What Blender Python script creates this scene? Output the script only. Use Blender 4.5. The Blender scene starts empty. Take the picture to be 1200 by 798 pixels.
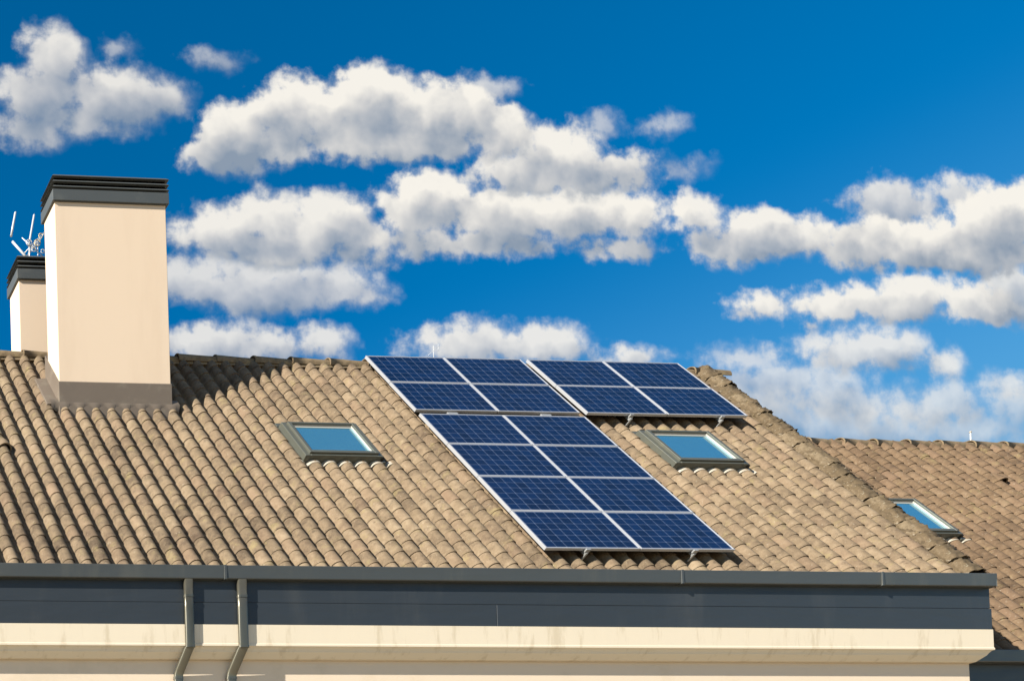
import bpy, bmesh, math, random
from mathutils import Vector, Matrix, noise as mnoise
random.seed(11)
C = bpy.context.scene.collection
scene = bpy.context.scene
ZO = 13.25                                   # height of the main roof's reference point above the ground
R = math.radians

# ------------------------------------------------------------------ camera, sky, sun, exposure
cam_d = bpy.data.cameras.new('camera')
cam = bpy.data.objects.new('camera', cam_d); C.objects.link(cam)
cam_d.sensor_width = 36.0
cam_d.lens = 32.98538
cam_d.shift_x, cam_d.shift_y = 0.76639, 0.62583    # the photograph is the upper right crop of a wider frame
cam_d.clip_start, cam_d.clip_end = 0.1, 6000
yaw, pit, rol = R(3.69807), R(1.10557), R(-1.12665)
fw = Vector((math.sin(yaw)*math.cos(pit), math.cos(yaw)*math.cos(pit), math.sin(pit)))
rt = Vector((math.cos(yaw), -math.sin(yaw), 0)); up = rt.cross(fw)
r2 = math.cos(rol)*rt + math.sin(rol)*up; u2 = -math.sin(rol)*rt + math.cos(rol)*up
cam.matrix_world = Matrix.Translation((-13.06591, -16.26602, -11.63270+ZO)) @ Matrix((r2, u2, -fw)).transposed().to_4x4()
scene.camera = cam

SUN = Vector((-2.9, -1.0, 1.8)).normalized()       # direction towards the sun
sun_el = math.asin(SUN.z); sun_rot = math.atan2(SUN.x, SUN.y)
sd = bpy.data.lights.new('sun', 'SUN'); sd.energy = 4.9; sd.angle = R(0.5); sd.color = (1.0, 0.93, 0.80)
so = bpy.data.objects.new('sun', sd); C.objects.link(so)
so.rotation_euler = SUN.to_track_quat('Z', 'Y').to_euler(); so.location = (-30, -12, 40)
vs = scene.view_settings
vs.view_transform = 'Standard'; vs.look = 'None'; vs.gamma = 1.0; vs.use_curve_mapping = False
vs.exposure = 1.45
SKY_STRENGTH = 0.073

CLOUDS = [
 (0.9432, 0.85, 0.62, 0.0082, [(0.4521, 1.0488, 0.0353, 0.0331), (0.4313, 0.9993, 0.0449, 0.0291), (0.5244, 1.0034, 0.0614, 0.0312), (0.4843, 0.9745, 0.061, 0.0194), (0.4215, 0.9602, 0.039, 0.0174), (0.5757, 1.0027, 0.0278, 0.0176)]),
 (1.042, 0.45, 0.45, 0.0073, [(0.528, 1.062, 0.0168, 0.0078), (0.6348, 1.0494, 0.021, 0.0059)]),
 (1.0225, 0.6, 0.5, 0.0064, [(0.9673, 1.0316, 0.0282, 0.009)]),
 (0.9266, 0.5, 0.45, 0.0073, [(1.0946, 0.9928, 0.019, 0.0091), (1.1795, 0.9953, 0.0171, 0.0061), (1.1987, 0.9454, 0.0235, 0.0101)]),
 (0.7039, 0.8, 0.8, 0.0064, [(0.6427, 0.7245, 0.072, 0.0165), (0.7601, 0.7314, 0.0314, 0.0215), (0.7094, 0.7194, 0.008, 0.0117), (0.5851, 0.7211, 0.0396, 0.0136)]),
 (0.7045, 0.85, 0.85, 0.0064, [(0.9437, 0.7313, 0.0914, 0.0178), (1.0029, 0.7368, 0.0605, 0.0219), (0.8802, 0.7375, 0.0174, 0.0148), (0.9616, 0.7406, 0.0186, 0.0149), (1.1342, 0.7222, 0.036, 0.008)]),
 (0.5858, 0.55, 0.75, 0.0127, [(1.4008, 0.6456, 0.176, 0.0304), (1.5433, 0.6434, 0.1226, 0.0245), (1.2936, 0.6636, 0.0648, 0.0202), (1.6113, 0.6703, 0.0448, 0.0308)]),
 (0.6256, 0.62, 0.75, 0.0091, [(1.2948, 0.6919, 0.0811, 0.0222), (1.3599, 0.6994, 0.0653, 0.0162), (1.4022, 0.674, 0.1096, 0.0203), (1.4893, 0.6678, 0.0774, 0.0204), (1.5229, 0.6787, 0.0421, 0.0225), (1.6014, 0.6958, 0.0335, 0.0185), (1.264, 0.7234, 0.0592, 0.0141)]),
 (0.7057, 0.8, 0.75, 0.0073, [(1.4051, 0.737, 0.0822, 0.0204), (1.4436, 0.7441, 0.0528, 0.0184), (1.5165, 0.7286, 0.0232, 0.0123)]),
 (0.764, 0.95, 0.9, 0.0055, [(1.4514, 0.7933, 0.1305, 0.0164), (1.5014, 0.8029, 0.0554, 0.0205), (1.3694, 0.7889, 0.0633, 0.0183), (1.3151, 0.7853, 0.0477, 0.0122), (1.5618, 0.7944, 0.0558, 0.0185), (1.3541, 0.7631, 0.0098, 0.0071)]),
 (0.7735, 0.85, 0.45, 0.0082, [(1.6209, 0.8167, 0.0449, 0.029), (1.6343, 0.7944, 0.0337, 0.0207)]),
 (0.7507, 0.75, 0.8, 0.0073, [(0.6766, 0.7897, 0.1088, 0.0254), (0.7621, 0.7912, 0.0609, 0.0236), (0.6091, 0.7944, 0.0578, 0.0272), (0.8094, 0.7838, 0.0265, 0.0089)]),
 (0.8203, 0.92, 0.85, 0.0064, [(0.7626, 0.8658, 0.0559, 0.0295), (0.7012, 0.8677, 0.0504, 0.0255), (0.6287, 0.8515, 0.0439, 0.0234), (0.7083, 0.8395, 0.1134, 0.0216), (0.8048, 0.8545, 0.0224, 0.0178)]),
 (0.8913, 0.85, 0.5, 0.0064, [(1.4736, 0.9128, 0.0576, 0.0237), (1.5442, 0.9318, 0.0357, 0.0186)]),
 (0.8259, 0.98, 0.95, 0.0055, [(1.4063, 0.8573, 0.0285, 0.0143), (1.479, 0.8647, 0.1054, 0.0288), (1.5947, 0.8943, 0.0674, 0.0373), (1.6402, 0.9083, 0.0451, 0.0374), (1.4217, 0.8598, 0.0549, 0.0225), (1.5652, 0.8624, 0.1008, 0.0289)]),
 (0.8278, 0.95, 0.9, 0.0055, [(1.3027, 0.8701, 0.0651, 0.0305), (1.2483, 0.8541, 0.0366, 0.0203), (1.3483, 0.8737, 0.037, 0.0224), (1.2202, 0.8977, 0.0322, 0.0182)]),
 (0.8321, 0.98, 1.0, 0.0055, [(0.8955, 0.9061, 0.0434, 0.0278), (0.8638, 0.8792, 0.0349, 0.0258), (0.9856, 0.8834, 0.1554, 0.025), (1.0905, 0.8911, 0.0869, 0.0241), (1.1348, 0.8907, 0.0404, 0.0222), (0.9429, 0.8492, 0.1041, 0.0169), (1.1014, 0.8474, 0.0423, 0.01)]),
 (0.9102, 0.96, 0.85, 0.0055, [(1.0462, 0.9647, 0.0463, 0.0261), (1.0344, 0.9302, 0.1139, 0.0201), (1.1156, 0.9383, 0.0382, 0.0182)]),
 (0.9236, 0.97, 0.95, 0.0055, [(0.6519, 0.9569, 0.0421, 0.0373), (0.7386, 0.9979, 0.0609, 0.0336), (0.8255, 1.0134, 0.0575, 0.0398), (0.907, 0.997, 0.0705, 0.0329), (0.977, 0.985, 0.0397, 0.0261), (0.8342, 0.9692, 0.1601, 0.0278), (0.7099, 0.9524, 0.0627, 0.0197), (0.6312, 0.9316, 0.035, 0.0137)]),
]


class NT:
    """small helper for building node trees"""
    def __init__(s, tree): s.t = tree; s.n = tree.nodes; s.l = tree.links
    def node(s, kind, ins=None, **props):
        n = s.n.new(kind)
        for k, v in props.items(): setattr(n, k, v)
        for k, v in (ins or {}).items():
            sock = n.inputs[k]
            if isinstance(v, bpy.types.NodeSocket): s.l.new(v, sock)
            else: sock.default_value = v
        return n
    def m(s, op, a, b=0.0, c=0.0, clamp=False):
        n = s.n.new('ShaderNodeMath'); n.operation = op; n.use_clamp = clamp
        for i, v in enumerate((a, b, c)):
            if isinstance(v, bpy.types.NodeSocket): s.l.new(v, n.inputs[i])
            else: n.inputs[i].default_value = v
        return n.outputs[0]
    def v(s, op, a, b=None, scale=None):
        n = s.n.new('ShaderNodeVectorMath'); n.operation = op
        for i, x in enumerate((a, b)):
            if x is None: continue
            if isinstance(x, bpy.types.NodeSocket): s.l.new(x, n.inputs[i])
            else: n.inputs[i].default_value = x
        if scale is not None:
            if isinstance(scale, bpy.types.NodeSocket): s.l.new(scale, n.inputs['Scale'])
            else: n.inputs['Scale'].default_value = scale
        return n.outputs['Value'] if op in ('LENGTH', 'DOT_PRODUCT', 'DISTANCE') else n.outputs['Vector']
    def smooth(s, x, lo, hi, a=0.0, b=1.0):
        n = s.n.new('ShaderNodeMapRange'); n.interpolation_type = 'SMOOTHSTEP'
        for i, v in enumerate((x, lo, hi, a, b)):
            if isinstance(v, bpy.types.NodeSocket): s.l.new(v, n.inputs[i])
            else: n.inputs[i].default_value = v
        return n.outputs[0]
    def mix(s, f, a, b, mode='MIX'):
        n = s.n.new('ShaderNodeMix'); n.data_type = 'RGBA'; n.blend_type = mode
        for k, v in ((0, f), (6, a), (7, b)):
            if isinstance(v, bpy.types.NodeSocket): s.l.new(v, n.inputs[k])
            else: n.inputs[k].default_value = v if k == 0 else (tuple(v)+(1,))[:4]
        return n.outputs[2]
    def noise(s, vec, scale, detail=4, rough=0.55, **k):
        n = s.node('ShaderNodeTexNoise', {'Vector': vec, 'Scale': scale, 'Detail': detail, 'Roughness': rough}, **k)
        return n.outputs[0], n.outputs[1]
    def ramp(s, x, stops):
        n = s.n.new('ShaderNodeValToRGB'); s.l.new(x, n.inputs[0])
        e = n.color_ramp.elements
        while len(e) < len(stops): e.new(0.5)
        for k, (p, c) in zip(e, stops): k.position = p; k.color = tuple(c)+(1,)
        return n.outputs[0]

world = bpy.data.worlds.new('World'); world.cycles.sampling_method = 'MANUAL'; world.cycles.sample_map_resolution = 256; scene.world = world; world.use_nodes = True
W = NT(world.node_tree); W.n.clear()
tc = W.node('ShaderNodeTexCoord')
sky = W.node('ShaderNodeTexSky', sky_type='NISHITA', sun_disc=False)
sky.sun_elevation = sun_el; sky.sun_rotation = sun_rot
sky.air_density = 1.0; sky.dust_density = 0.15; sky.ozone_density = 2.0
sep = W.node('ShaderNodeSeparateXYZ', {'Vector': tc.outputs['Generated']})
dx, dy, dz = sep.outputs
dyc = W.m('MAXIMUM', dy, 0.02)
cu = W.m('DIVIDE', dx, dyc); cv = W.m('DIVIDE', dz, dyc)
P0 = W.node('ShaderNodeCombineXYZ', {'X': cu, 'Y': cv}).outputs[0]
n1, nc1 = W.noise(P0, 11, 4, 0.6, noise_dimensions='2D')
n2, nc2 = W.noise(P0, 42, 5, 0.56, noise_dimensions='2D')
warp = W.v('SCALE', W.v('SUBTRACT', nc1, (.5, .5, .5)), scale=0.022)
warp2 = W.v('SCALE', W.v('SUBTRACT', nc2, (.5, .5, .5)), scale=0.011)
P = W.v('ADD', W.v('ADD', P0, warp), warp2)
def billow(vec):
    vo = W.node('ShaderNodeTexVoronoi', {'Vector': vec, 'Scale': 12, 'Detail': 2.0, 'Roughness': 0.45, 'Lacunarity': 2.3}, feature='SMOOTH_F1', voronoi_dimensions='2D')
    vo.inputs['Smoothness'].default_value = 0.35
    return vo.outputs['Distance']
b0 = billow(P)
b1 = billow(W.v('ADD', P, (-0.012, 0.014, 0)))     # a little towards the sun: relief
PU = W.v('ADD', P, (-0.012, 0.030, 0))
edge1 = W.m('MULTIPLY', W.m('SUBTRACT', 0.40, b1), 0.028)
relief = W.m('MULTIPLY', W.m('SUBTRACT', b1, b0), 0.50)
edge = W.m('ADD', W.m('MULTIPLY', W.m('SUBTRACT', 0.40, b0), 0.016), W.m('MULTIPLY', W.m('SUBTRACT', n2, 0.5), 0.022))
edge = W.m('ADD', edge, 0.006)
pv = W.node('ShaderNodeSeparateXYZ', {'Vector': P}).outputs[1]
soft_n = W.m('MULTIPLY', W.m('SUBTRACT', n1, 0.5), 0.05)
# blue of the sky: a little deeper than the model gives, paler towards the horizon
hsv = W.node('ShaderNodeHueSaturation', {'Hue': 0.497, 'Saturation': 1.58, 'Value': 0.74, 'Color': sky.outputs[0]})
el_h = W.smooth(dz, 0.52, 0.20)
skyc = W.mix(W.m('MULTIPLY', el_h, 0.85), hsv.outputs[0], tuple(x/(SKY_STRENGTH*2**vs.exposure) for x in (0.19, 0.46, 0.69)))
col = skyc
LIT = (0.95, 0.91, 0.83); MID = (0.63, 0.63, 0.63); DARK = (0.27, 0.335, 0.425)
KX = 1.0/(SKY_STRENGTH*2**vs.exposure)               # cloud brightness as seen at this exposure
for base, op, br, soft, ells in CLOUDS:
    top = max(v+b for u, v, a, b in ells)
    def field(Q):
        d = None
        for u, v, a, b in ells:
            b = b*1.06+0.0035; a = a*1.03+0.004
            ln = W.v('LENGTH', W.v('DIVIDE', W.v('SUBTRACT', Q, (u, v, 0)), (a, b, 1)))
            di = W.m('MULTIPLY', W.m('SUBTRACT', 1.0, ln), min(a, b))
            d = di if d is None else W.m('SMOOTH_MAX', d, di, 0.008)
        return d
    d = field(P)
    topness = W.smooth(W.m('ADD', field(PU), edge1), -0.030, 0.030, 1.0, 0.0)    # open sky towards the light
    hb = W.m('SUBTRACT', pv, base-0.020)
    d = W.m('SMOOTH_MIN', d, W.m('MULTIPLY', hb, 0.9), 0.01)
    d2 = W.m('ADD', d, edge)
    al = W.m('MULTIPLY', W.smooth(d2, -soft*1.1, soft*2.0), op)
    al = W.m('MULTIPLY', al, W.smooth(W.m('ADD', hb, soft_n), -0.012, 0.022, 0.15, 1.0))
    h = W.m('DIVIDE', W.m('SUBTRACT', pv, base-0.004), max(top-base, 1e-3))
    lum = W.m('ADD', W.m('ADD', W.m('MULTIPLY', h, 0.50), W.m('MULTIPLY', topness, 0.62)), W.m('MULTIPLY', relief, 0.55))
    lum = W.m('ADD', lum, W.m('ADD', W.m('MULTIPLY', W.m('SUBTRACT', n1, .5), 0.6), W.m('MULTIPLY', W.m('SUBTRACT', n2, .5), 0.22)))
    lum = W.m('MULTIPLY', W.m('SUBTRACT', W.m('MULTIPLY', lum, 1.0), 0.07), 0.55+0.45*br, clamp=True)
    al = W.m('MULTIPLY', al, W.smooth(W.m('ADD', W.m('MULTIPLY', d2, 1.0/(soft*5)), n2), 0.30, 0.85, 0.55, 1.0))
    cc = W.ramp(lum, [(0.0, DARK), (0.45, MID), (0.80, LIT)])
    cc = W.v('SCALE', cc, scale=KX)
    col = W.mix(al, col, cc)
front = W.smooth(dy, 0.03, 0.12)
g1, _ = W.noise(tc.outputs['Generated'], 7.0, 6, 0.6); g2, _ = W.noise(W.v('ADD', tc.outputs['Generated'], (.3, .1, .2)), 3.0, 3, 0.5)
ga = W.m('MULTIPLY', W.smooth(W.m('ADD', g1, W.m('MULTIPLY', W.m('SUBTRACT', g2, .5), .8)), 0.50, 0.66), W.smooth(dz, 0.06, 0.3, 0.0, 0.75))  # broken cloud out of view, added for glass and panels to reflect
rest = W.mix(ga, hsv.outputs[0], W.v('SCALE', W.ramp(g1, [(0.45, MID), (0.7, LIT)]), scale=KX))
col = W.mix(front, rest, col)
bg = W.node('ShaderNodeBackground', {'Color': col, 'Strength': SKY_STRENGTH})
wo = W.node('ShaderNodeOutputWorld', {'Surface': bg.outputs[0]})

# ------------------------------------------------------------------ materials (all procedural)
def new_mat(name):
    m = bpy.data.materials.new(name); m.use_nodes = True
    t = NT(m.node_tree); t.n.clear()
    p = t.node('ShaderNodeBsdfPrincipled'); o = t.node('ShaderNodeOutputMaterial', {'Surface': p.outputs[0]})
    t.p = p; t.out = o
    return m, t
def link_in(t, k, v):
    s = t.p.inputs[k]
    if isinstance(v, bpy.types.NodeSocket): t.l.new(v, s)
    else: s.default_value = v if not isinstance(v, tuple) or len(v) == 4 else v+(1,)
def bump(t, h, strength=0.3, dist=0.01):
    b = t.node('ShaderNodeBump', {'Height': h, 'Strength': strength, 'Distance': dist}); link_in(t, 'Normal', b.outputs[0])
def obj_co(t): return t.node('ShaderNodeTexCoord').outputs['Object']

ALB = 0.72      # common scale of the base colours
def weathered(name, c, var=0.25, rough=0.7, scale=3.0, stain=None, stain_amt=0.4, spec=0.3, metal=0.0, bump_s=0.15, streak=False, wave=0.0):
    """a surface of one colour with patchy weathering, fine grain and optional stains"""
    c = tuple(x*ALB for x in c); stain = tuple(x*ALB for x in stain) if stain else None
    m, t = new_mat(name); co = obj_co(t)
    vec = co if not streak else t.v('MULTIPLY', co, (1, 1, 0.18))
    a, _ = t.noise(vec, scale, 5, 0.6); b, _ = t.noise(co, scale*17, 3, 0.6)
    f = t.m('ADD', t.m('MULTIPLY', t.m('SUBTRACT', a, .5), var*2), t.m('MULTIPLY', t.m('SUBTRACT', b, .5), var*0.8))
    col = t.mix(t.m('ADD', f, .5, clamp=True), tuple(x*(1-var) for x in c), tuple(min(1, x*(1+var)) for x in c))
    if stain:
        s, _ = t.noise(t.v('ADD', vec, (7.3, 1.1, 4.2)), scale*0.8, 6, 0.65)
        col = t.mix(t.m('MULTIPLY', t.smooth(s, 0.52, 0.68), stain_amt), col, stain)
    link_in(t, 'Base Color', col); link_in(t, 'Roughness', rough); link_in(t, 'Metallic', metal)
    link_in(t, 'Specular IOR Level', spec)
    if wave:
        wv, _ = t.noise(t.v('MULTIPLY', co, (1, 1, 3)), 1.3, 2, 0.5)
        b = t.m('ADD', b, t.m('MULTIPLY', wv, wave))
    bump(t, b, bump_s, 0.004)
    return m

def tile_material(name, lo, mid, hi, lichen=0.5, pale=0.4, pscale=28):
    lo, mid, hi = (tuple(x*ALB for x in q) for q in (lo, mid, hi))
    m, t = new_mat(name); co = obj_co(t)
    tone = t.node('ShaderNodeAttribute', attribute_name='tone').outputs['Fac']
    hue = t.node('ShaderNodeAttribute', attribute_name='hue').outputs['Fac']
    big, _ = t.noise(co, 0.55, 4, 0.6); md, _ = t.noise(co, 9, 5, 0.65); fine, _ = t.noise(co, 75, 3, 0.7)
    x = t.m('ADD', t.m('MULTIPLY', tone, 0.5), t.m('MULTIPLY', t.m('SUBTRACT', big, .5), 0.55))
    x = t.m('ADD', x, t.m('MULTIPLY', t.m('SUBTRACT', md, .5), 0.75))
    x = t.m('ADD', x, t.m('MULTIPLY', t.m('SUBTRACT', fine, .5), 0.35), clamp=False)
    col = t.ramp(t.m('ADD', x, 0.19), [(0.10, lo), (0.5, mid), (0.92, hi)])
    col = t.mix(t.m('MULTIPLY', hue, 0.35), col, (0.17, 0.112, 0.076))           # some tiles a little redder
    li, _ = t.noise(t.v('ADD', co, (3.1, 8.2, 1.7)), 4.5, 7, 0.72)
    col = t.mix(t.m('MULTIPLY', t.smooth(li, 0.55, 0.70), lichen), col, (0.195, 0.16, 0.075))   # yellow lichen
    dk, _ = t.noise(t.v('ADD', co, (13.1, 2.2, 5.7)), 6.5, 7, 0.75)
    col = t.mix(t.m('MULTIPLY', t.smooth(dk, 0.54, 0.70), 0.75), col, (0.05, 0.037, 0.027))    # dark algae
    wl, _ = t.noise(t.v('ADD', co, (1.1, 22.2, 9.7)), pscale, 4, 0.7)
    col = t.mix(t.m('MULTIPLY', t.smooth(wl, 0.60, 0.72), pale), col, (0.33, 0.295, 0.235))      # pale specks
    link_in(t, 'Base Color', col); link_in(t, 'Roughness', 0.9); link_in(t, 'Specular IOR Level', 0.15)
    h = t.m('ADD', t.m('MULTIPLY', md, 0.6), t.m('MULTIPLY', fine, 0.5))
    bump(t, h, 0.45, 0.01)
    return m

M = {}
M['tile'] = tile_material('roof_tile_clay', (0.050, 0.036, 0.026), (0.200, 0.149, 0.098), (0.350, 0.274, 0.190))
M['tile2'] = tile_material('far_roof_tile_clay', (0.045, 0.030, 0.020), (0.150, 0.101, 0.062), (0.245, 0.178, 0.118))
M['ridge'] = tile_material('ridge_tile_clay', (0.10, 0.075, 0.045), (0.25, 0.185, 0.115), (0.38, 0.30, 0.20), 0.5)
M['verge'] = tile_material('verge_tile_clay', (0.02, 0.016, 0.011), (0.125, 0.092, 0.056), (0.30, 0.24, 0.165), 0.45, 0.8, 15)
M['mortar'] = weathered('mortar', (0.26, 0.20, 0.13), 0.45, 0.95, 6, (0.10, 0.08, 0.05), 0.7, 0.1, 0, 0.6)
M['render'] = weathered('cream_render', (0.74, 0.595, 0.46), 0.045, 0.9, 1.1, (0.65, 0.51, 0.385), 0.35, 0.15, 0, 0.12, True)
M['wallr'] = weathered('cream_wall', (0.80, 0.67, 0.53), 0.04, 0.9, 1.5, (0.62, 0.52, 0.38), 0.3, 0.15, 0, 0.12)
M['cornice'] = weathered('cornice_render', (0.78, 0.69, 0.55), 0.10, 0.9, 7, (0.48, 0.39, 0.26), 0.42, 0.15, 0, 0.3, True)
M['anthracite'] = weathered('anthracite_sheet', (0.060, 0.066, 0.066), 0.12, 0.45, 2.5, (0.10, 0.10, 0.085), 0.45, 0.5, 0.0, 0.10, True, 30.0)
M['fascia'] = weathered('fascia_sheet', (0.029, 0.037, 0.047), 0.08, 0.5, 1.4, (0.055, 0.06, 0.065), 0.55, 0.4, 0.0, 0.10, True, 40.0)
M['capmetal'] = weathered('chimney_cap_sheet', (0.072, 0.080, 0.082), 0.15, 0.5, 3, (0.12, 0.125, 0.115), 0.4, 0.4, 0.0, 0.03)
M['gap_shade'] = weathered('dark_gap_shade', (0.012, 0.013, 0.014), 0.2, 0.9, 3)  # near-black: shade of the louvre gaps and vent mouth put into the colour
M['lead'] = weathered('flashing_sheet', (0.155, 0.125, 0.100), 0.22, 0.6, 4, (0.22, 0.19, 0.15), 0.5, 0.3, 0.0, 0.1)
M['apron'] = weathered('apron_sheet', (0.40, 0.36, 0.30), 0.2, 0.5, 5, (0.35, 0.30, 0.22), 0.5, 0.4, 0.0, 0.1)
M['pipe'] = weathered('downpipe_zinc', (0.17, 0.16, 0.125), 0.3, 0.28, 5, (0.09, 0.08, 0.05), 0.6, 0.6, 0.6, 0.05, True)
M['sash'] = weathered('skylight_cladding', (0.098, 0.104, 0.088), 0.12, 0.45, 5, (0.15, 0.145, 0.10), 0.4, 0.5, 0.2, 0.03)
M['white'] = weathered('white_lining', (0.40, 0.39, 0.36), 0.04, 0.5, 3)
M['alu'] = weathered('anodised_aluminium', (0.50, 0.51, 0.54), 0.04, 0.35, 4, None, 0, 0.5, 0.35, 0.02)
M['rail'] = weathered('rail_aluminium', (0.40, 0.41, 0.42), 0.06, 0.35, 4, None, 0, 0.5, 0.4, 0.02)
M['steel'] = weathered('galvanised_steel', (0.62, 0.64, 0.66), 0.12, 0.4, 9, (0.45, 0.36, 0.24), 0.4, 0.5, 0.2, 0.05)
M['brass'] = weathered('yellowed_plastic', (0.62, 0.48, 0.26), 0.12, 0.5, 9)
M['black'] = weathered('matt_black', (0.015, 0.015, 0.015), 0.2, 0.7, 9)
M['dark'] = weathered('roof_underlay', (0.05, 0.04, 0.03), 0.2, 0.95, 5)
M['ground'] = weathered('ground_pale_bounce', (0.46, 0.385, 0.28), 0.3, 0.95, 0.3, (0.25, 0.24, 0.15), 0.5, 0.1, 0, 0.4)  # unseen ground; pale warm tone chosen to bounce light onto the walls

def glass_mat(name):
    m, t = new_mat(name)
    link_in(t, 'Base Color', (0.05, 0.16, 0.24)); link_in(t, 'Roughness', 0.04); link_in(t, 'IOR', 1.6); link_in(t, 'Specular IOR Level', 0.6)
    g = t.node('ShaderNodeBsdfGlossy', {'Color': (0.62, 0.92, 1.0, 1), 'Roughness': 0.06})
    mx = t.node('ShaderNodeMixShader', {0: 0.42, 1: t.p.outputs[0], 2: g.outputs[0]})
    t.l.new(mx.outputs[0], t.out.inputs[0])
    return m
M['glass'] = glass_mat('coated_window_glass')

CW, CH, NX, NY, MG = 1.508, 0.999, 9, 6, 0.022        # panel size, cells along and down
def cell_mat():
    m, t = new_mat('polycrystalline_cells'); co = obj_co(t)
    s = t.node('ShaderNodeSeparateXYZ', {'Vector': co})
    px, py = (CW-2*MG-0.02)/NX, (CH-2*MG-0.02)/NY
    gx = t.m('DIVIDE', t.m('SUBTRACT', s.outputs[0], MG+0.01), px); gy = t.m('DIVIDE', t.m('SUBTRACT', s.outputs[1], MG+0.01), py)
    fx = t.m('ABSOLUTE', t.m('SUBTRACT', t.m('FRACT', gx), 0.5)); fy = t.m('ABSOLUTE', t.m('SUBTRACT', t.m('FRACT', gy), 0.5))
    line = t.m('MAXIMUM', t.smooth(fx, 0.478, 0.486), t.m('MULTIPLY', t.smooth(fy, 0.478, 0.486), 0.75))
    corner = t.smooth(t.m('ADD', fx, fy), 0.915, 0.925)
    line = t.m('MAXIMUM', line, corner)
    outside = t.m('MAXIMUM', t.m('MAXIMUM', t.m('LESS_THAN', gx, 0.0), t.m('GREATER_THAN', gx, float(NX))),
                  t.m('MAXIMUM', t.m('LESS_THAN', gy, 0.0), t.m('GREATER_THAN', gy, float(NY))))
    line = t.m('MAXIMUM', line, outside)
    bus = t.m('ABSOLUTE', t.m('SUBTRACT', t.m('FRACT', t.m('MULTIPLY', gy, 3.0)), 0.5))
    bus = t.m('MULTIPLY', t.smooth(bus, 0.03, 0.015), 0.22)
    cid = t.node('ShaderNodeCombineXYZ', {'X': t.m('FLOOR', gx), 'Y': t.m('FLOOR', gy), 'Z': t.m('MULTIPLY', t.node('ShaderNodeObjectInfo').outputs['Random'], 50.0)}).outputs[0]
    wn = t.node('ShaderNodeTexWhiteNoise', {'Vector': cid}, noise_dimensions='3D').outputs[0]
    cr = t.node('ShaderNodeTexVoronoi', {'Vector': co, 'Scale': 90.0}, feature='F1').outputs['Color']
    crs = t.node('ShaderNodeSeparateXYZ', {'Vector': cr}).outputs[0]
    big, _ = t.noise(co, 1.6, 3, 0.5)
    f = t.m('ADD', t.m('MULTIPLY', wn, 0.5), t.m('ADD', t.m('MULTIPLY', crs, 0.25), t.m('MULTIPLY', big, 0.5)))
    col = t.mix(f, (0.0010, 0.0036, 0.014), (0.0015, 0.0115, 0.049))
    col = t.mix(bus, col, (0.10, 0.14, 0.24))
    col = t.mix(t.m('MULTIPLY', line, 0.6), col, (0.16, 0.20, 0.30))
    link_in(t, 'Base Color', col); link_in(t, 'Roughness', 0.32); link_in(t, 'Specular IOR Level', 0.15)
    link_in(t, 'Coat Weight', 0.08); link_in(t, 'Coat Roughness', 0.08)
    return m
M['cells'] = cell_mat()

# ------------------------------------------------------------------ mesh helpers
A = R(57.35586); ca, sa = math.cos(A), math.sin(A)
def RP(U, V, l=0.0, L=0.0):
    """a point of the roof plane: U along the eave, V down the slope, l out of the plane"""
    l += L
    return Vector((U, -V*ca - l*sa, -V*sa + l*ca + ZO))
EX, ES, EN = Vector((1, 0, 0)), Vector((0, -ca, -sa)), Vector((0, -sa, ca))

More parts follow.
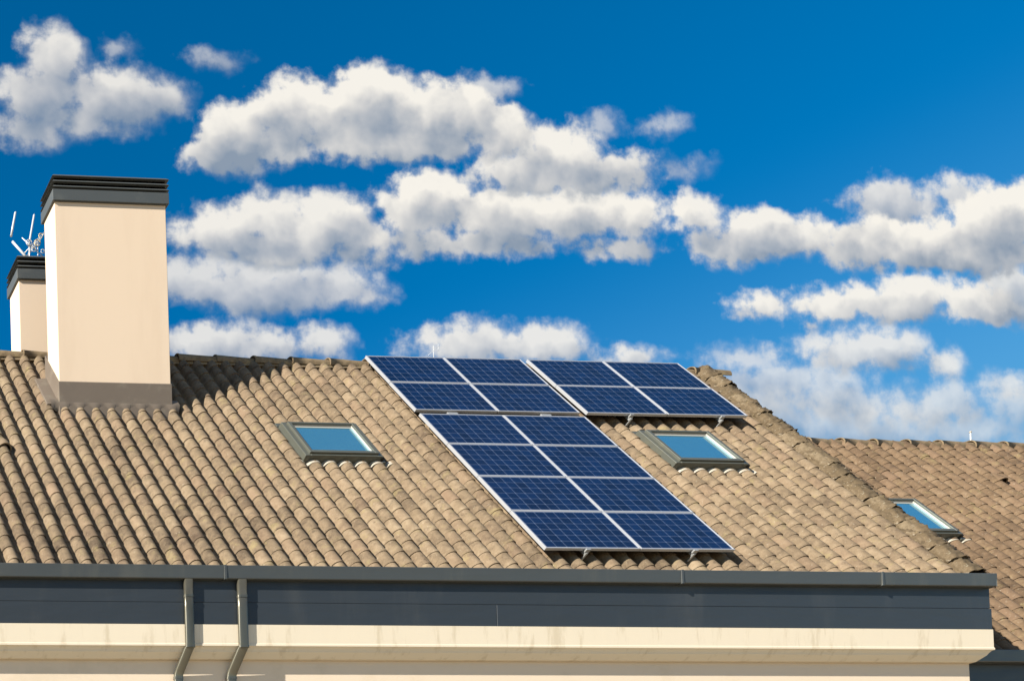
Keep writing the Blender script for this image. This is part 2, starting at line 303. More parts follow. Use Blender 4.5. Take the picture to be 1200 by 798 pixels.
class MB:
    def __init__(s): s.v = []; s.f = []; s.tone = []; s.hue = []; s.sm = []
    def face(s, idx, tone=.5, hue=0., smooth=False):
        s.f.append(idx); s.tone.append(tone); s.hue.append(hue); s.sm.append(smooth)
    def quadgrid(s, rows, tone=.5, hue=0., smooth=True, closed=False):
        b = len(s.v); n = len(rows[0])
        for r in rows: s.v += [tuple(p) for p in r]
        for i in range(len(rows)-1):
            for j in range(n if closed else n-1):
                k = (j+1) % n
                s.face((b+i*n+j, b+i*n+k, b+(i+1)*n+k, b+(i+1)*n+j), tone, hue, smooth)
    def hexa(s, c, tone=.5):
        """eight corners: bottom four anticlockwise, then top four"""
        b = len(s.v); s.v += [tuple(p) for p in c]
        for q in ((3,2,1,0), (4,5,6,7), (0,1,5,4), (1,2,6,5), (2,3,7,6), (3,0,4,7)): s.face(tuple(b+i for i in q), tone)
    def box(s, lo, hi, tone=.5):
        (x0,y0,z0), (x1,y1,z1) = lo, hi
        s.hexa([(x0,y0,z0),(x1,y0,z0),(x1,y1,z0),(x0,y1,z0),(x0,y0,z1),(x1,y0,z1),(x1,y1,z1),(x0,y1,z1)], tone)
    def rbox(s, U0, U1, V0, V1, l0, l1, L=0.0):
        P = lambda U, V, l: RP(U, V, l, L)
        s.hexa([P(U0,V1,l0),P(U1,V1,l0),P(U1,V0,l0),P(U0,V0,l0),P(U0,V1,l1),P(U1,V1,l1),P(U1,V0,l1),P(U0,V0,l1)])
    def prism(s, prof, axis0, axis1, tone=.5):
        """profile of (y,z) pairs extruded along x from axis0 to axis1"""
        b = len(s.v); n = len(prof)
        s.v += [(axis0, y, z) for y, z in prof] + [(axis1, y, z) for y, z in prof]
        for i in range(n):
            j = (i+1) % n; s.face((b+i, b+j, b+n+j, b+n+i), tone)
        s.face(tuple(b+i for i in range(n))[::-1], tone); s.face(tuple(b+n+i for i in range(n)), tone)
    def tube(s, pts, r, n=8, caps=True, sec=None, updir=None):
        pts = [Vector(p) for p in pts]; rows = []
        for i, p in enumerate(pts):
            d = ((pts[i+1]-p).normalized() if i+1 < len(pts) else Vector()) + ((p-pts[i-1]).normalized() if i else Vector())
            d.normalize(); u = updir or (Vector((0,0,1)) if abs(d.z) < .9 else Vector((1,0,0)))
            a = d.cross(u).normalized(); b = a.cross(d).normalized()
            if sec: rows.append([p + a*q[0] + b*q[1] for q in sec])
            else: rows.append([p + a*(r*math.cos(2*math.pi*k/n)) + b*(r*math.sin(2*math.pi*k/n)) for k in range(n)])
        b0 = len(s.v); m = len(rows[0]); s.quadgrid(rows, smooth=not sec, closed=True)
        if caps:
            s.face(tuple(b0+i for i in range(m))[::-1]); s.face(tuple(b0+(len(rows)-1)*m+i for i in range(m)))
    def build(s, name, mat, parent=None, origin=None, bevel=0.0, inv=None, holes=None, L=0.0):
        me = bpy.data.meshes.new(name)
        base = parent_world(parent) if parent else Vector()
        org = Vector(origin) if origin is not None else base
        vs_ = s.v if inv is not None and inv == 'local' else [tuple(Vector(v)-org) for v in s.v]
        me.from_pydata(vs_, [], s.f)
        me.polygons.foreach_set('use_smooth', s.sm)
        for nm, dat in (('tone', s.tone), ('hue', s.hue)):
            at = me.attributes.new(nm, 'FLOAT', 'FACE'); at.data.foreach_set('value', dat)
        bm = bmesh.new(); bm.from_mesh(me)
        if holes:
            for U0, U1, V0, V1 in holes:
                for co, no in ((RP(U0,0,0,L), EX), (RP(U1,0,0,L), EX), (RP(0,V0,0,L), ES), (RP(0,V1,0,L), ES)):
                    near = [f for f in bm.faces if all(-.5 < (c := (v.co+org-RP(0,0,0,L))).dot(EX)-U0 < U1-U0+1 and V0-.5 < c.dot(ES) < V1+.5 for v in f.verts)]
                    g = list({e for f in near for e in f.edges} | {v for f in near for v in f.verts}) + near
                    bmesh.ops.bisect_plane(bm, geom=g, plane_co=co-org, plane_no=no)
                kill = []
                for f in bm.faces:
                    c = f.calc_center_median()+org-RP(0,0,0,L)
                    if U0 < c.dot(EX) < U1 and V0 < c.dot(ES) < V1 and -.4 < c.dot(EN) < .2: kill.append(f)
                bmesh.ops.delete(bm, geom=kill, context='FACES')
        else:
            bmesh.ops.recalc_face_normals(bm, faces=bm.faces)
        bm.to_mesh(me); bm.free()
        me.materials.append(M[mat])
        o = bpy.data.objects.new(name, me); C.objects.link(o)
        if parent: o.parent = parent
        o.location = org-base
        if bevel:
            bv = o.modifiers.new('bevel', 'BEVEL'); bv.width = bevel; bv.segments = 2; bv.limit_method = 'ANGLE'; bv.angle_limit = R(40)
        return o
def parent_world(o):
    w = Vector()
    while o: w = w + o.location; o = o.parent
    return w
def thing(name, label, cat, loc, group=None):
    o = bpy.data.objects.new(name, None); C.objects.link(o); o.empty_display_size = .3
    o.location = loc; o['label'] = label; o['category'] = cat
    if group: o['group'] = group
    return o
def copy_to(o, parent, **kw):
    c = o.copy(); C.objects.link(c); c.parent = parent
    for k, v in kw.items(): setattr(c, k, v)
    return c

# ------------------------------------------------------------------ ground
g = MB(); n = 24; S = 1500
g.quadgrid([[(-S+2*S*i/n, -S+2*S*j/n, 0) for i in range(n+1)] for j in range(n+1)], smooth=False)
gr = g.build('ground', 'ground'); gr['kind'] = 'structure'

# ------------------------------------------------------------------ roof tiles
PITCH, GAUGE = 0.270, 0.292
CREST, PAN = -0.120, -0.226
def profile(k, w=0.68, seg=10):
    """cross-section of one tile: flat pan, round roll, flat pan; k scales the roll"""
    pts = [(0.0, 0.004), ((1-w*k)/2-0.015, 0.0)]
    for i in range(seg+1):
        th = math.pi*(1-i/seg)
        pts.append((0.5+0.5*w*k*math.cos(th), (CREST-PAN)*k*math.sin(th)**0.9 if 0 < i < seg else 0.002))
    pts += [((1+w*k)/2+0.015, 0.0), (1.0, 0.004)]
    return pts
def tile_field(mb, U0, cols, V0, rows, L=0.0, rnd=None, seg=9, flip=None):
    rnd = rnd or random.Random(3)
    hd, tl = profile(0.915, seg=seg), profile(1.0, seg=seg)
    for i in range(cols):
        cj = rnd.uniform(-.004, .004); ct = rnd.uniform(-.06, .06)
        for j in range(rows):
            u0 = U0+i*PITCH+cj+rnd.uniform(-.003, .003); v0 = V0+j*GAUGE+rnd.uniform(-.007, .007)
            v1 = v0+GAUGE+0.035; tw = rnd.uniform(-.004, .004); up_ = rnd.uniform(-.002, .002)
            if rnd.random() < .03: v1 += rnd.uniform(.01, .03); tw *= 2.5; tone_off = rnd.uniform(-.3, .1)
            else: tone_off = 0
            tone = min(1, max(0, .5+ct+tone_off+rnd.gauss(0, .11))); hue = max(0, rnd.gauss(0, .45))
            P = (lambda U, V, l: RP(U, V, l, L)) if not flip else (lambda U, V, l: flip(RP(U, V, l, L)))
            def row(pr, v, lift, t, inner=0.0):
                return [P(u0+x*PITCH+t, v+0.010*(1-abs(2*x-1)), PAN+h*(1-inner)+lift) for x, h in pr]
            r0 = row(hd, v0, -0.003+up_, 0); rm = row(profile(.98, seg=seg), v0+.45*(v1-v0), -0.004+up_, tw*.5); r1 = row(tl, v1, 0.002+up_, tw)
            r1b = row(tl, v1-.003, -0.008+up_, tw, .05)
            mb.quadgrid([r0, rm, r1], tone, hue, True)
            mb.quadgrid([r1, r1b], tone, hue, False)

house = thing('house', 'cream rendered house with anthracite gutter and steep beige tiled roof carrying the solar panels', 'house', (-3.5, 0.2, 0))
YR = 0.233; ZR = RP(0, -.12, PAN).z              # the ridge
def mirror(p): return Vector((p.x, 2*YR-p.y, p.z))
SKY_A = (-2.53, -1.205, 2.40, 3.48); SKY_B = (3.92, 5.235, 2.42, 3.50)
def inset(s, d): return (s[0]+d, s[1]-d, s[2]+d, s[3]-d)
LEFT = -13.86
ncol = 76; U_first = 6.70-ncol*PITCH
t = MB(); tile_field(t, U_first, ncol, -0.10, 23, rnd=random.Random(5))
tile_field(t, U_first, ncol, -0.10, 23, rnd=random.Random(8), seg=5, flip=mirror)
# boarding under the tiles
for fl in (lambda p: p, mirror):
    t.hexa([fl(RP(u, v, l)) for l in (-.30, -.245) for u, v in ((U_first, 6.40), (6.90, 6.40), (6.90, -.06), (U_first, -.06))], .1)
roof = t.build('roof', 'tile', house, holes=[inset(SKY_A, .05), inset(SKY_B, .05)])

# half-round ridge tiles: socket end left, tapering to the right
def half_tube(r0, r1, length, lip=0.0, seg=12, thick=0.016, a0=-15, rough=0.0, seed=0, nx=6):
    """along +x, opening down; r0 at x=0; returns MB in local space"""
    mb = MB(); rows = []; rs = random.Random(seed)
    xs = [0, .03*length, .031*length+.001, length*.35, length*.7, length] if lip else [length*k/nx for k in range(nx+1)]
    for x in xs:
        r = r0+(r1-r0)*x/length + (lip if lip and x <= .03*length else 0)
        row = []
        for k in range(seg+1):
            th = R(a0)+(math.pi-2*R(a0))*k/seg; rr = r
            if rough: rr += rough*mnoise.noise(Vector((x*9+seed*3.7, math.cos(th)*2.2, math.sin(th)*2.2)))+rough*.6*mnoise.noise(Vector((x*31, th*6, seed*7.1)))
            row.append(Vector((x, rr*math.cos(th), rr*math.sin(th))))
        rows.append(row)
    mb.quadgrid(rows, smooth=True)
    inner = [[Vector((p.x, p.y*(1-thick/r0), p.z*(1-thick/r0))) for p in r] for r in rows]
    mb.quadgrid(inner[::-1], smooth=True)
    mb.quadgrid([rows[0], inner[0]], smooth=False); mb.quadgrid([inner[-1], rows[-1]], smooth=False)
    return mb
def build_local(mb, name, mat, parent, loc, rot=None):
    o = mb.build(name, mat, parent, inv='local'); o.location = Vector(loc)-parent_world(parent)
    if rot: o.rotation_euler = rot
    return o
def ridge_run(parent, x0, x1, y, z, first):
    pr = None; k = math.ceil((x0-first)/.725); rnd = random.Random(4)
    protos = []
    while first+.725*k < x1-.1:
        x = first+.725*k; L_ = min(.775, x1-x)
        loc = Vector((x, y+rnd.uniform(-.006, .006), z+rnd.uniform(-.004, .004)))
        rot = (0, R(0.9+rnd.uniform(-.4, .4)), R(rnd.uniform(-.6, .6)))
        if len(protos) < 4:
            mb = half_tube(.150, .122, .775, lip=.006, rough=.004, seed=len(protos)); tn = rnd.uniform(.3, .7)
            mb.tone = [tn]*len(mb.f)
            protos.append(build_local(mb, 'ridge_tile', 'ridge', parent, loc, rot))
        else: copy_to(rnd.choice(protos), parent, location=loc-parent_world(parent), rotation_euler=rot)
        k += 1
ridge_run(roof, U_first, 6.95, YR, ZO-0.075, -3.508)
mm = MB(); mm.prism([(YR-.125, ZO-.16), (YR-.10, ZO-.06), (YR+.10, ZO-.06), (YR+.125, ZO-.16)], U_first, 6.85)
mm.build('ridge_mortar', 'mortar', roof)

# verge: weathered half-round tiles bedded in mortar along the sloping edge
def verge_run(parent, U, V0, V1, L=0.0, seed=1, mat='verge'):
    rnd = random.Random(seed); protos = []; v = V0; n_ = 0
    while v < V1-.05:
        ln = .40
        loc = RP(U+rnd.uniform(-.012, .012), v, PAN+.055+rnd.uniform(-.008, .010), L)
        m3 = Matrix((ES, EX, -EN)).transposed()      # local x runs down the slope
        m3 = Matrix((ES, -EX, EN)).transposed()
        rot = (m3 @ Matrix.Rotation(R(rnd.uniform(-4, 4)), 3, 'Z') @ Matrix.Rotation(R(-.8+rnd.uniform(-1.6, 1.6)), 3, 'Y')).to_euler()
        if len(protos) < 6:
            mb = half_tube(.150, .160, ln, rough=.045, seed=20+len(protos), seg=18, a0=-8, nx=14)
            mb.v = [(x, y, z*.72) for x, y, z in mb.v]
            mb.tone = [rnd.uniform(.3, .7)]*len(mb.f)
            protos.append(build_local(mb, 'verge_tile', mat, parent, loc, rot))
        else: copy_to(rnd.choice(protos), parent, location=loc-parent_world(parent), rotation_euler=rot)
        v += .345+rnd.uniform(-.03, .03)
verge_run(roof, 6.86, -0.10, 6.50)
def mortar_strip(parent, U0, U1, V0, V1, l0, l1, seed, L=0.0):
    mb = MB(); rows = []; nV = 150
    for i in range(nV+1):
        V = V0+(V1-V0)*i/nV; row = []
        for k in range(9):
            f = k/8; U = U0+(U1-U0)*f; hgt = l0+(l1-l0)*math.sin(math.pi*min(1, max(0, f)))**.5
            nn = mnoise.noise(Vector((U*8, V*7, seed)))*.03+mnoise.noise(Vector((U*21, V*23, seed+5)))*.018
            row.append(RP(U+nn*.8, V, hgt+nn, L))
        rows.append(row)
    mb.quadgrid(rows, smooth=True)
    return mb.build('verge_mortar', 'verge', parent, holes=None)
mortar_strip(roof, 6.66, 7.05, -0.06, 6.44, -0.23, -0.09, 3.3)

# a hooded vent tile
def vent_tile(parent, U, V, L=0.0, mt='tile'):
    mb = MB(); rows = []
    for i, (dv, s) in enumerate(((-.30, .55), (-.15, .85), (0.0, 1.0))):
        rows.append([RP(U+.125*s*math.cos(math.pi*(1-k/10)), V+dv, PAN+.02+.13*s*math.sin(math.pi*k/10), L) for k in range(11)])
    mb.quadgrid(rows, .6, .2, True)
    rim = [RP(U+.105*math.cos(math.pi*(1-k/10)), V, PAN+.02+.11*math.sin(math.pi*k/10), L) for k in range(11)]
    mb.quadgrid([rows[-1], rim], .75, 0, False)
    o = mb.build('vent_tile', mt, parent)
    d = MB(); b = len(d.v)
    d.v += [tuple(RP(U+.12*math.cos(math.pi*(1-k/10)), V-.05, PAN+.02+.125*math.sin(math.pi*k/10), L)) for k in range(11)]
    d.face(tuple(range(11))); mb2 = d
    d.build('vent_opening_shade', 'gap_shade', parent)  # near-black sheet stands for the shade inside the hood
    return o
vent_tile(roof, -7.46, 3.24)

# ------------------------------------------------------------------ walls, cornice, fascia, gutter
Z = lambda z: z+ZO
YW = -3.30
w = MB()
w.prism([(YW, 0), (YW, Z(-5.80)), (YR, ZR-.20), (2*YR-YW, Z(-5.80)), (2*YR-YW, 0)], LEFT+.4, 6.845)
wall = w.build('wall', 'wallr', house)
c = MB(); x1 = 6.96; x0 = LEFT+.25
prof = [(-3.484, -6.425), (-3.484, -6.698), (-3.491, -6.703), (-3.491, -6.735), (-3.470, -6.741), (-3.447, -6.775), (-3.437, -6.80), (-3.360, -6.875), (YW-.004, -6.875), (YW-.004, -6.425)]
def ring(dy, z):  # mitred end on the right
    return [(x0, dy, Z(z)), (x1+(-3.484-dy)*-1*-1 if False else x1-(dy+3.452), dy, Z(z)), (x1-(dy+3.452), 3.9, Z(z))]
rows = [ring(y, z) for y, z in prof]
c.quadgrid(rows, smooth=False)
c.build('cornice', 'cornice', house, bevel=.004)
f = MB()
f.box((x0, -3.470, Z(-6.10)), (6.975, YW-.002, Z(-5.66)))
f.box((6.9755-.02, YW+.002, Z(-6.10)), (6.975, 3.8, Z(-5.66)))
fa = f.build('fascia_panel', 'fascia', house, bevel=.003)
f = MB(); f.box((x0, -3.476, Z(-6.422)), (-0.92, YW-.002, Z(-6.106)))
f.build('fascia_panel', 'fascia', house, bevel=.003)
f = MB(); f.box((-0.915, -3.481, Z(-6.422)), (6.982, YW-.002, Z(-6.109))); f.box((6.962, YW+.002, Z(-6.422)), (6.982, 3.8, Z(-6.109)))
f.build('fascia_panel', 'fascia', house, bevel=.003)
gt = MB()
gp = [(-3.535, -5.607), (-3.545, -5.60), (-3.552, -5.607), (-3.545, -5.785), (-3.536, -5.795), (-3.436, -5.795), (-3.436, -5.60), (-3.444, -5.60), (-3.444, -5.787), (-3.536, -5.787)]
gt.prism([(y, Z(z)) for y, z in gp], x0, 6.985)
gt.box((6.985, -3.549, Z(-5.797)), (6.991, -3.434, Z(-5.600)))
gutter = gt.build('gutter', 'anthracite', house, bevel=.002)
for x in (-5.06, 1.9, 5.1):
    j = MB(); j.box((x, -3.5575, Z(-5.80)), (x+.035, -3.530, Z(-5.599))); j.box((x, -3.5575, Z(-5.804)), (x+.035, -3.45, Z(-5.7965)))
    j.build('gutter_joint', 'anthracite', gutter, bevel=.002)

def downpipe(x, wd):
    sec = [(wd/2*math.copysign(abs(math.cos(2*math.pi*k/20))**.45, math.cos(2*math.pi*k/20)), .029*math.copysign(abs(math.sin(2*math.pi*k/20))**.6, math.sin(2*math.pi*k/20))) for k in range(20)]
    mb = MB()
    y0, y1 = -3.516, -3.345
    pts = [(x, y0, Z(-5.795)), (x, y0, Z(-6.2)), (x, y0, Z(-6.70)), (x, y0+.004, Z(-6.75)), (x-.018, y0+.022, Z(-6.80)), (x-.075, y1-.02, Z(-7.05)), (x-.085, y1-.003, Z(-7.10)), (x-.088, y1, Z(-7.15)), (x-.088, y1, Z(-9.5)), (x-.088, y1, .02)]
    mb.tube(pts, 0, sec=sec, updir=Vector((0, -1, 0)))
    mb.sm = [True]*len(mb.sm)
    dp = mb.build('downpipe', 'pipe', house)
    for z, yy, xx in ((-6.02, y0, x), (-6.735, y0, x), (-7.13, y1, x-.088)):
        k = MB(); s2 = [(a*1.06, b*1.14) for a, b in sec]
        k.tube([(xx, yy, Z(z)), (xx, yy, Z(z-.035))], 0, sec=s2, updir=Vector((0, -1, 0))); k.build('pipe_collar', 'pipe', dp)
    return dp
downpipe(-5.575, .128); downpipe(-4.785, .138)

# ------------------------------------------------------------------ chimneys
def chimney(x0, x1, y0, y1, z_low, z_band, z_band_top, z_top, parent):
    s = MB(); s.box((x0, y0, Z(z_low)), (x1, y1, Z(z_top-.05)))
    st = s.build('chimney', 'render', parent, bevel=.008)
    o = .042
    b = MB(); b.box((x0-o, y0-o, Z(z_band)), (x1+o, y1+o, Z(z_band_top)))
    cap = b.build('chimney_cap', 'capmetal', st, bevel=.006)
    h = (z_top-z_band_top)/3
    for k in range(3):
        zz = z_band_top+h*k
        q = MB(); q.box((x0-.0, y0-.0, Z(zz+.001)), (x1+.0, y1+.0, Z(zz+h*.48))); q.build('louvre_gap_shade', 'gap_shade', st)  # near-black block painted as the shade between louvres
        q = MB(); e = o+.008
        a = Z(zz+h*.40); t_ = Z(zz+h*.98)
        q.hexa([(x0-e,y0-e,a),(x1+e,y0-e,a),(x1+e,y1+e,a),(x0-e,y1+e,a),(x0-.012,y0-.012,t_),(x1+.012,y0-.012,t_),(x1+.012,y1+.012,t_),(x0-.012,y1+.012,t_)])
        q.build('louvre', 'capmetal', st, bevel=.004)
    return st
CX0, CX1, CY0, CY1 = -6.212, -4.250, -0.908, -0.475
ch = chimney(CX0, CX1, CY0, CY1, -2.2, 1.872, 2.066, 2.342, house)
# lead base flashing: collar round the foot, following the slope on the left
def zroof(y, l): # z on the roof offset plane at a given y
    V = (-y-l*sa)/ca; return -V*sa+l*ca
fl = MB(); e = .012
for yy0, yy1 in ((CY0-e, CY1+.1),):
    zb0, zb1 = zroof(CY0, -.10)-.55, zroof(CY1, -.10)-.4
    zt0 = -1.245; zt1 = zt0+(CY1+.1-CY0)*sa/ca
    fl.hexa([(CX0-e, CY0-e, Z(zb0)), (CX1+e, CY0-e, Z(zb0)), (CX1+e, CY1+.1, Z(zb1)), (CX0-e, CY1+.1, Z(zb1)),
             (CX0-e, CY0-e, Z(zt0)), (CX1+e, CY0-e, Z(zt0)), (CX1+e, CY1+.1, Z(zt1)), (CX0-e, CY1+.1, Z(zt1))])
fl.build('base_flashing', 'lead', ch, bevel=.004)
ap = MB(); rows = []
for k in range(60):
    U = CX0-.16+(CX1-CX0+.30)*k/59
    ph = ((U-U_first)/PITCH) % 1
    hh = max(0, 1-abs(2*ph-1)*1.25)**.5*.07
    rows.append([RP(U, 1.70, -.085), RP(U, 1.86, -.083), RP(U, 1.93, PAN+.03+hh)])
ap.quadgrid(list(zip(*rows)), smooth=True); ap.build('apron', 'lead', ch)
sp = MB(); sp.rbox(CX0-.22, CX0-.01, .95, 1.86, -.17, -.105); sp.build('side_flashing', 'lead', ch, bevel=.004)
chimney(-6.262, -4.5, 0.60, 1.05, -1.6, 1.690, 1.880, 2.148, house)

# ------------------------------------------------------------------ skylights
def skylight(s, parent, pu0, L=0.0):
    U0, U1, V0, V1 = s
    f = MB(); top = -.055; wd = .095
    f.rbox(U0, U0+wd, V0, V1, -.30, top-.012, L); f.rbox(U1-wd, U1, V0, V1, -.30, top-.012, L)
    f.rbox(U0+wd, U1-wd, V0, V0+wd*.8, -.30, top-.014, L); f.rbox(U0+wd, U1-wd, V1-wd*.9, V1, -.30, top-.010, L)
    fr = f.build('skylight', 'sash', parent, bevel=.006)
    g_ = MB(); i = .075; j = .055
    a0, a1, b0_, b1_ = U0+i, U1-i, V0+.05, V1-.045
    g_.rbox(a0, a0+j, b0_, b1_, -.12, top+.022, L); g_.rbox(a1-j, a1, b0_, b1_, -.12, top+.022, L)
    g_.rbox(a0+j, a1-j, b0_, b0_+j*.8, -.12, top+.020, L); g_.rbox(a0+j, a1-j, b1_-j*1.3, b1_, -.12, top+.020, L)
    g_.build('sash', 'sash', fr, bevel=.005)
    c0, c1, d0, d1 = a0+j, a1-j, b0_+j*.8, b1_-j*1.3
    p = MB(); p.rbox(c0+.001, c1-.001, d0+.001, d1-.001, -.145, -.080, L); p.build('pane', 'glass', fr)
    q = MB(); e = .006
    for U in ((c0+.001, c0+e), (c1-e, c1-.001)): q.rbox(U[0], U[1], d0+.001, d1-.001, -.080, top-.004, L)
    q.rbox(c0+e, c1-e, d0+.001, d0+e, -.080, top-.004, L)
    q.build('lining', 'white', fr)
    # narrow white bead lying on the glass along the top and the right
    q = MB(); q.rbox(c0+.02, c1-.012, d0+.007, d0+.055, -.0795, -.077, L)
    q.build('glazing_bead', 'white', fr)
    # apron below, dressed over the rolls
    rows = []
    for k in range(70):
        U = U0-.06+(U1-U0+.22)*k/69; ph = ((U-pu0)/PITCH) % 1
        hh = max(0, 1-((2*ph-1)/.86)**2)**.5*.085
        rows.append([RP(U, V1-.01, PAN+.015+hh*.9, L), RP(U, V1+.085, PAN+.016+hh, L), RP(U, V1+.09, PAN-.01+hh, L)])
    ap = MB(); ap.quadgrid(list(zip(*rows)), smooth=False); ap.build('apron', 'apron', fr)
    sd_ = MB(); sd_.rbox(U0-.03, U0-.002, V0-.06, V1+.02, -.22, -.15, L); sd_.rbox(U1+.002, U1+.06, V0-.06, V1+.05, -.20, -.135, L); sd_.rbox(U0-.03, U1+.06, V0-.11, V0-.002, -.20, -.14, L)
    sd_.build('side_flashing', 'sash', fr, bevel=.004)
    e2 = MB(); e2.rbox(U1-.02, U1+.03, V1-.05, V1+.012, -.16, top-.03, L); e2.build('corner_block', 'black', fr, bevel=.004)  # black block at the lower right corner of the frame
    return fr
skylight(SKY_A, house, U_first); skylight(SKY_B, house, U_first)

# ------------------------------------------------------------------ the adjoining lower house on the right
L2 = -1.09
nb = thing('terraced_house', 'lower neighbouring house at right with beige tiled roof and a single skylight', 'house', (14, 0.8, 0))
n2c = 58; U2 = 6.93
t = MB(); tile_field(t, U2, n2c, 0.12, 23, L2, random.Random(21))
SKY_C = (8.98, 10.42, 2.46, 3.62)
YR2, ZR2 = RP(0, .10, PAN, L2).y, RP(0, .10, PAN, L2).z-ZO
for fl in (lambda p: p, lambda p: Vector((p.x, 2*YR2-p.y, p.z))):
    t.hexa([fl(RP(u, v, l, L2)) for l in (-.30, -.245) for u, v in ((U2, 6.78), (U2+n2c*PITCH, 6.78), (U2+n2c*PITCH, .12), (U2, .12))], .3)
roof2 = t.build('roof', 'tile2', nb, holes=[inset(SKY_C, .05)], L=L2)
ridge_run(roof2, U2, U2+n2c*PITCH, YR2, ZO+ZR2-.07, 10.06)
mm = MB(); mm.prism([(YR2-.125, ZO+ZR2-.16), (YR2-.10, ZO+ZR2-.06), (YR2+.10, ZO+ZR2-.06), (YR2+.125, ZO+ZR2-.16)], U2, U2+n2c*PITCH-.1)
mm.build('ridge_mortar', 'mortar', roof2)
skylight(SKY_C, nb, U2, L2)
vent_tile(roof2, 13.06, 1.62, L2, 'tile2')
X2 = U2+n2c*PITCH-.15
e_ = RP(0, 6.87, CREST, L2); ye, ze = e_.y, e_.z-ZO
w = MB(); w.prism([(ye+.28, 0), (ye+.28, Z(ze-.35)), (YR2, Z(ZR2-.25)), (2*YR2-ye-.28, Z(ze-.35)), (2*YR2-ye-.28, 0)], 6.855, X2)
w.build('wall', 'wallr', nb)
f = MB(); f.box((7.05, ye-.01, Z(ze-.95)), (X2, ye+.275, Z(ze-.14))); f.build('fascia_panel', 'fascia', nb, bevel=.003)
gt = MB(); gt.prism([(y+3.42+ye, z+5.565+ze+ZO) for y, z in gp], 7.06, X2+.1); gt.build('gutter', 'anthracite', nb, bevel=.002)

# ------------------------------------------------------------------ solar panels
ROT = R(-0.313)
def array_matrix(U, V, l=0.0):
    """frame with x along the eave, y UP the slope, z out of the roof; turned very slightly in the plane, as the array is"""
    cu_, su_ = math.cos(ROT), math.sin(ROT)
    Ur, Vr = U*cu_-V*su_, V*cu_+U*su_
    ex = EX*cu_+ES*su_; es = ES*cu_-EX*su_
    m = Matrix((ex, -es, EN)).transposed().to_4x4(); m.translation = RP(Ur, Vr, l)
    return m
def frame_mesh():
    mb = MB(); fw_ = .020
    for lo, hi in (((0, 0, -.042), (CW, fw_, 0)), ((0, CH-fw_, -.042), (CW, CH, 0)), ((0, fw_, -.042), (fw_, CH-fw_, 0)), ((CW-fw_, fw_, -.042), (CW, CH-fw_, 0))): mb.box(lo, hi)
    return mb
G_PAN = 'solar panels on the main roof'
cols = {0: ('left', 'tall'), 1: ('right', 'tall')}
rown = ['top row at the ridge', 'second row from top', 'third row from top',
        'fourth row, beside the right skylight' , 'fifth row from top', 'bottom row next to the gutter']
spots = []
for r in range(6):
    V = r*1.005+(.132 if r >= 2 else 0)
    for c_ in range(2):
        nm = rown[r] if not (r == 3 and c_ == 0) else 'fourth row from the top'
        spots.append((c_*1.52, V, 'blue solar panel in %s column of tall array, %s' % (cols[c_][0], nm)))
for r in range(2):
    for c_ in range(2):
        spots.append((3.166+c_*1.52, r*1.005, 'blue solar panel at the %s %s of the four panel block above a skylight' % (('top', 'bottom')[r], ('left', 'right')[c_])))
first = None
rp_ = random.Random(2)
for U, V, lab in spots:
    assert len(lab.split()) <= 16, lab
    mtx = array_matrix(U+.006, V+CH+.003, rp_.uniform(-.002, .002))
    e = thing('solar_panel', lab, 'solar panel', (0, 0, 0), G_PAN); e.matrix_world = mtx
    if first is None:
        fo = frame_mesh().build('frame', 'alu', e, inv='local', bevel=.002); fo.location = (0, 0, 0)
        mb = MB(); mb.box((.0202, .0202, -.030), (CW-.0202, CH-.0202, -.004)); go = mb.build('cell_sheet', 'cells', e, inv='local'); go.location = (0, 0, 0)
        first = (fo, go)
    else:
        for o in first: copy_to(o, e)
# rails under the panels, running up the slope
for U, V0, V1, lab, caps in ((.66, -.03, 6.21, 'left aluminium rail running up the roof under the tall panel array', (2.07, 6.19)),
                       (2.38, -.03, 6.21, 'right aluminium rail running up the roof under the tall panel array', (2.07, 6.19)),
                       (3.98, -.03, 2.09, 'left aluminium rail under the four panel block above the right skylight', (2.05,)),
                       (5.70, -.03, 2.09, 'right aluminium rail under the four panel block above the right skylight', (2.05,))):
    mtx = array_matrix(U, V1)
    e = thing('mounting_rail', lab, 'mounting rail', (0, 0, 0), 'rails carrying the solar panels'); e.matrix_world = mtx
    mb = MB(); mb.box((-.020, 0, -.084), (.020, V1-V0, -.0445)); o = mb.build('rail', 'rail', e, inv='local', bevel=.002); o.location = (0, 0, 0)
    for cv_ in caps:
        y = V1-cv_
        mb = MB(); mb.box((-.035, y-.010, -.046), (.035, y+.018, .003)) if cv_ > 6 or V1 < 3 else mb.box((-.09, y-.03, -.046), (.09, y+.03, -.020))
        o = mb.build('end_clamp', 'rail', e, inv='local', bevel=.003); o.location = (0, 0, 0)
    mb = MB(); mb.box((-.015, -.010, -.165), (.015, .004, -.046)); o = mb.build('end_foot', 'rail', e, inv='local', bevel=.002); o.location = (0, 0, 0)
    y = .35
    while y < V1-V0-.1:
        mb = MB(); mb.box((-.03, y, -.185), (.03, y+.03, -.0845)); o = mb.build('roof_hook', 'rail', e, inv='local', bevel=.002); o.location = (0, 0, 0)
        y += 1.15

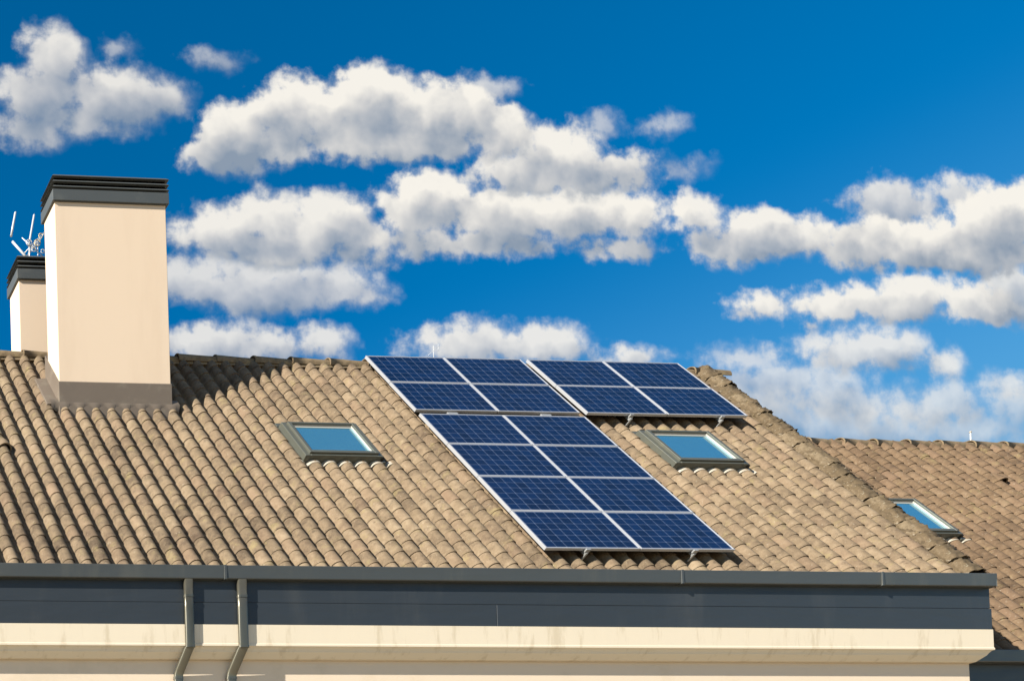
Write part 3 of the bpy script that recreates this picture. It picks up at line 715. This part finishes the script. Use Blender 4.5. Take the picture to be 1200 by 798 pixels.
# ------------------------------------------------------------------ aerials
an = thing('antenna', 'pale television aerial with upright rods on top of the smaller far left chimney', 'antenna', (-5.95, .85, Z(2.15)))
def rod(name, pts, r, mat='steel', par=an, n=8):
    mb = MB(); mb.tube([(x, y, Z(z)) for x, y, z in pts], r, n); return mb.build(name, mat, par)
rod('mast', [(-5.945, .85, 2.10), (-5.94, .85, 2.66)], .012)
rod('mast', [(-5.78, .85, 2.10), (-5.777, .85, 2.62)], .011)
rod('element', [(-6.288, .85, 2.725), (-6.193, .85, 3.189)], .020)
rod('element', [(-5.95, .85, 2.55), (-5.928, .85, 2.66), (-5.83, .85, 3.153)], .018)
rod('boom', [(-6.268, .85, 2.625), (-6.04, .85, 2.372), (-6.0, .85, 2.33)], .020)
rod('boom', [(-6.03, .86, 2.42), (-5.64, .86, 2.83)], .009)
rod('boom', [(-6.07, .87, 2.72), (-5.66, .87, 2.36)], .008)
for dx_, dz_, r_, mt in ((-5.95, 2.60, .055, 'steel'), (-5.79, 2.60, .060, 'brass'), (-5.72, 2.74, .04, 'brass'), (-5.86, 2.47, .04, 'steel'), (-5.69, 2.44, .035, 'steel')):
    mb = MB(); mb.tube([(dx_+r_*math.cos(2*math.pi*k/12), .83, Z(dz_)+r_*math.sin(2*math.pi*k/12)) for k in range(13)], .008, 6); mb.build('loop_element', mt, an)
for k in range(4):
    rod('cross_element', [(-5.93+.07*k, .70, 2.44+.075*k), (-5.93+.07*k, 1.0, 2.47+.075*k)], .008)

a2 = thing('antenna', 'tiny thin aerial sticking up behind the top edge of the tall panel array', 'antenna', (1.765, .5, Z(-.3)))
mb = MB(); mb.tube([(1.765, .5, Z(-.3)), (1.77, .5, Z(.58))], .0045, 6); mb.build('mast', 'steel', a2)
mb = MB(); mb.tube([(1.66, .5, Z(.40)), (1.88, .5, Z(.58))], .0035, 6); mb.build('boom', 'steel', a2)
mb = MB(); mb.tube([(1.86, .5, Z(.48)), (1.87, .5, Z(.62))], .0035, 6); mb.build('element', 'steel', a2)
pl = thing('vent_pipe', 'slim pale pipe standing on the ridge of the lower roof at far right', 'pipe', (13.80, YR2, Z(ZR2)))
mb = MB(); mb.tube([(13.80, YR2, Z(ZR2)), (13.80, YR2, Z(ZR2+.27))], .011, 8); mb.build('pipe', 'steel', pl)
mb = MB(); mb.tube([(13.80, YR2, Z(ZR2+.27)), (13.80, YR2, Z(ZR2+.30))], .018, 8); mb.build('cowl', 'apron', pl)
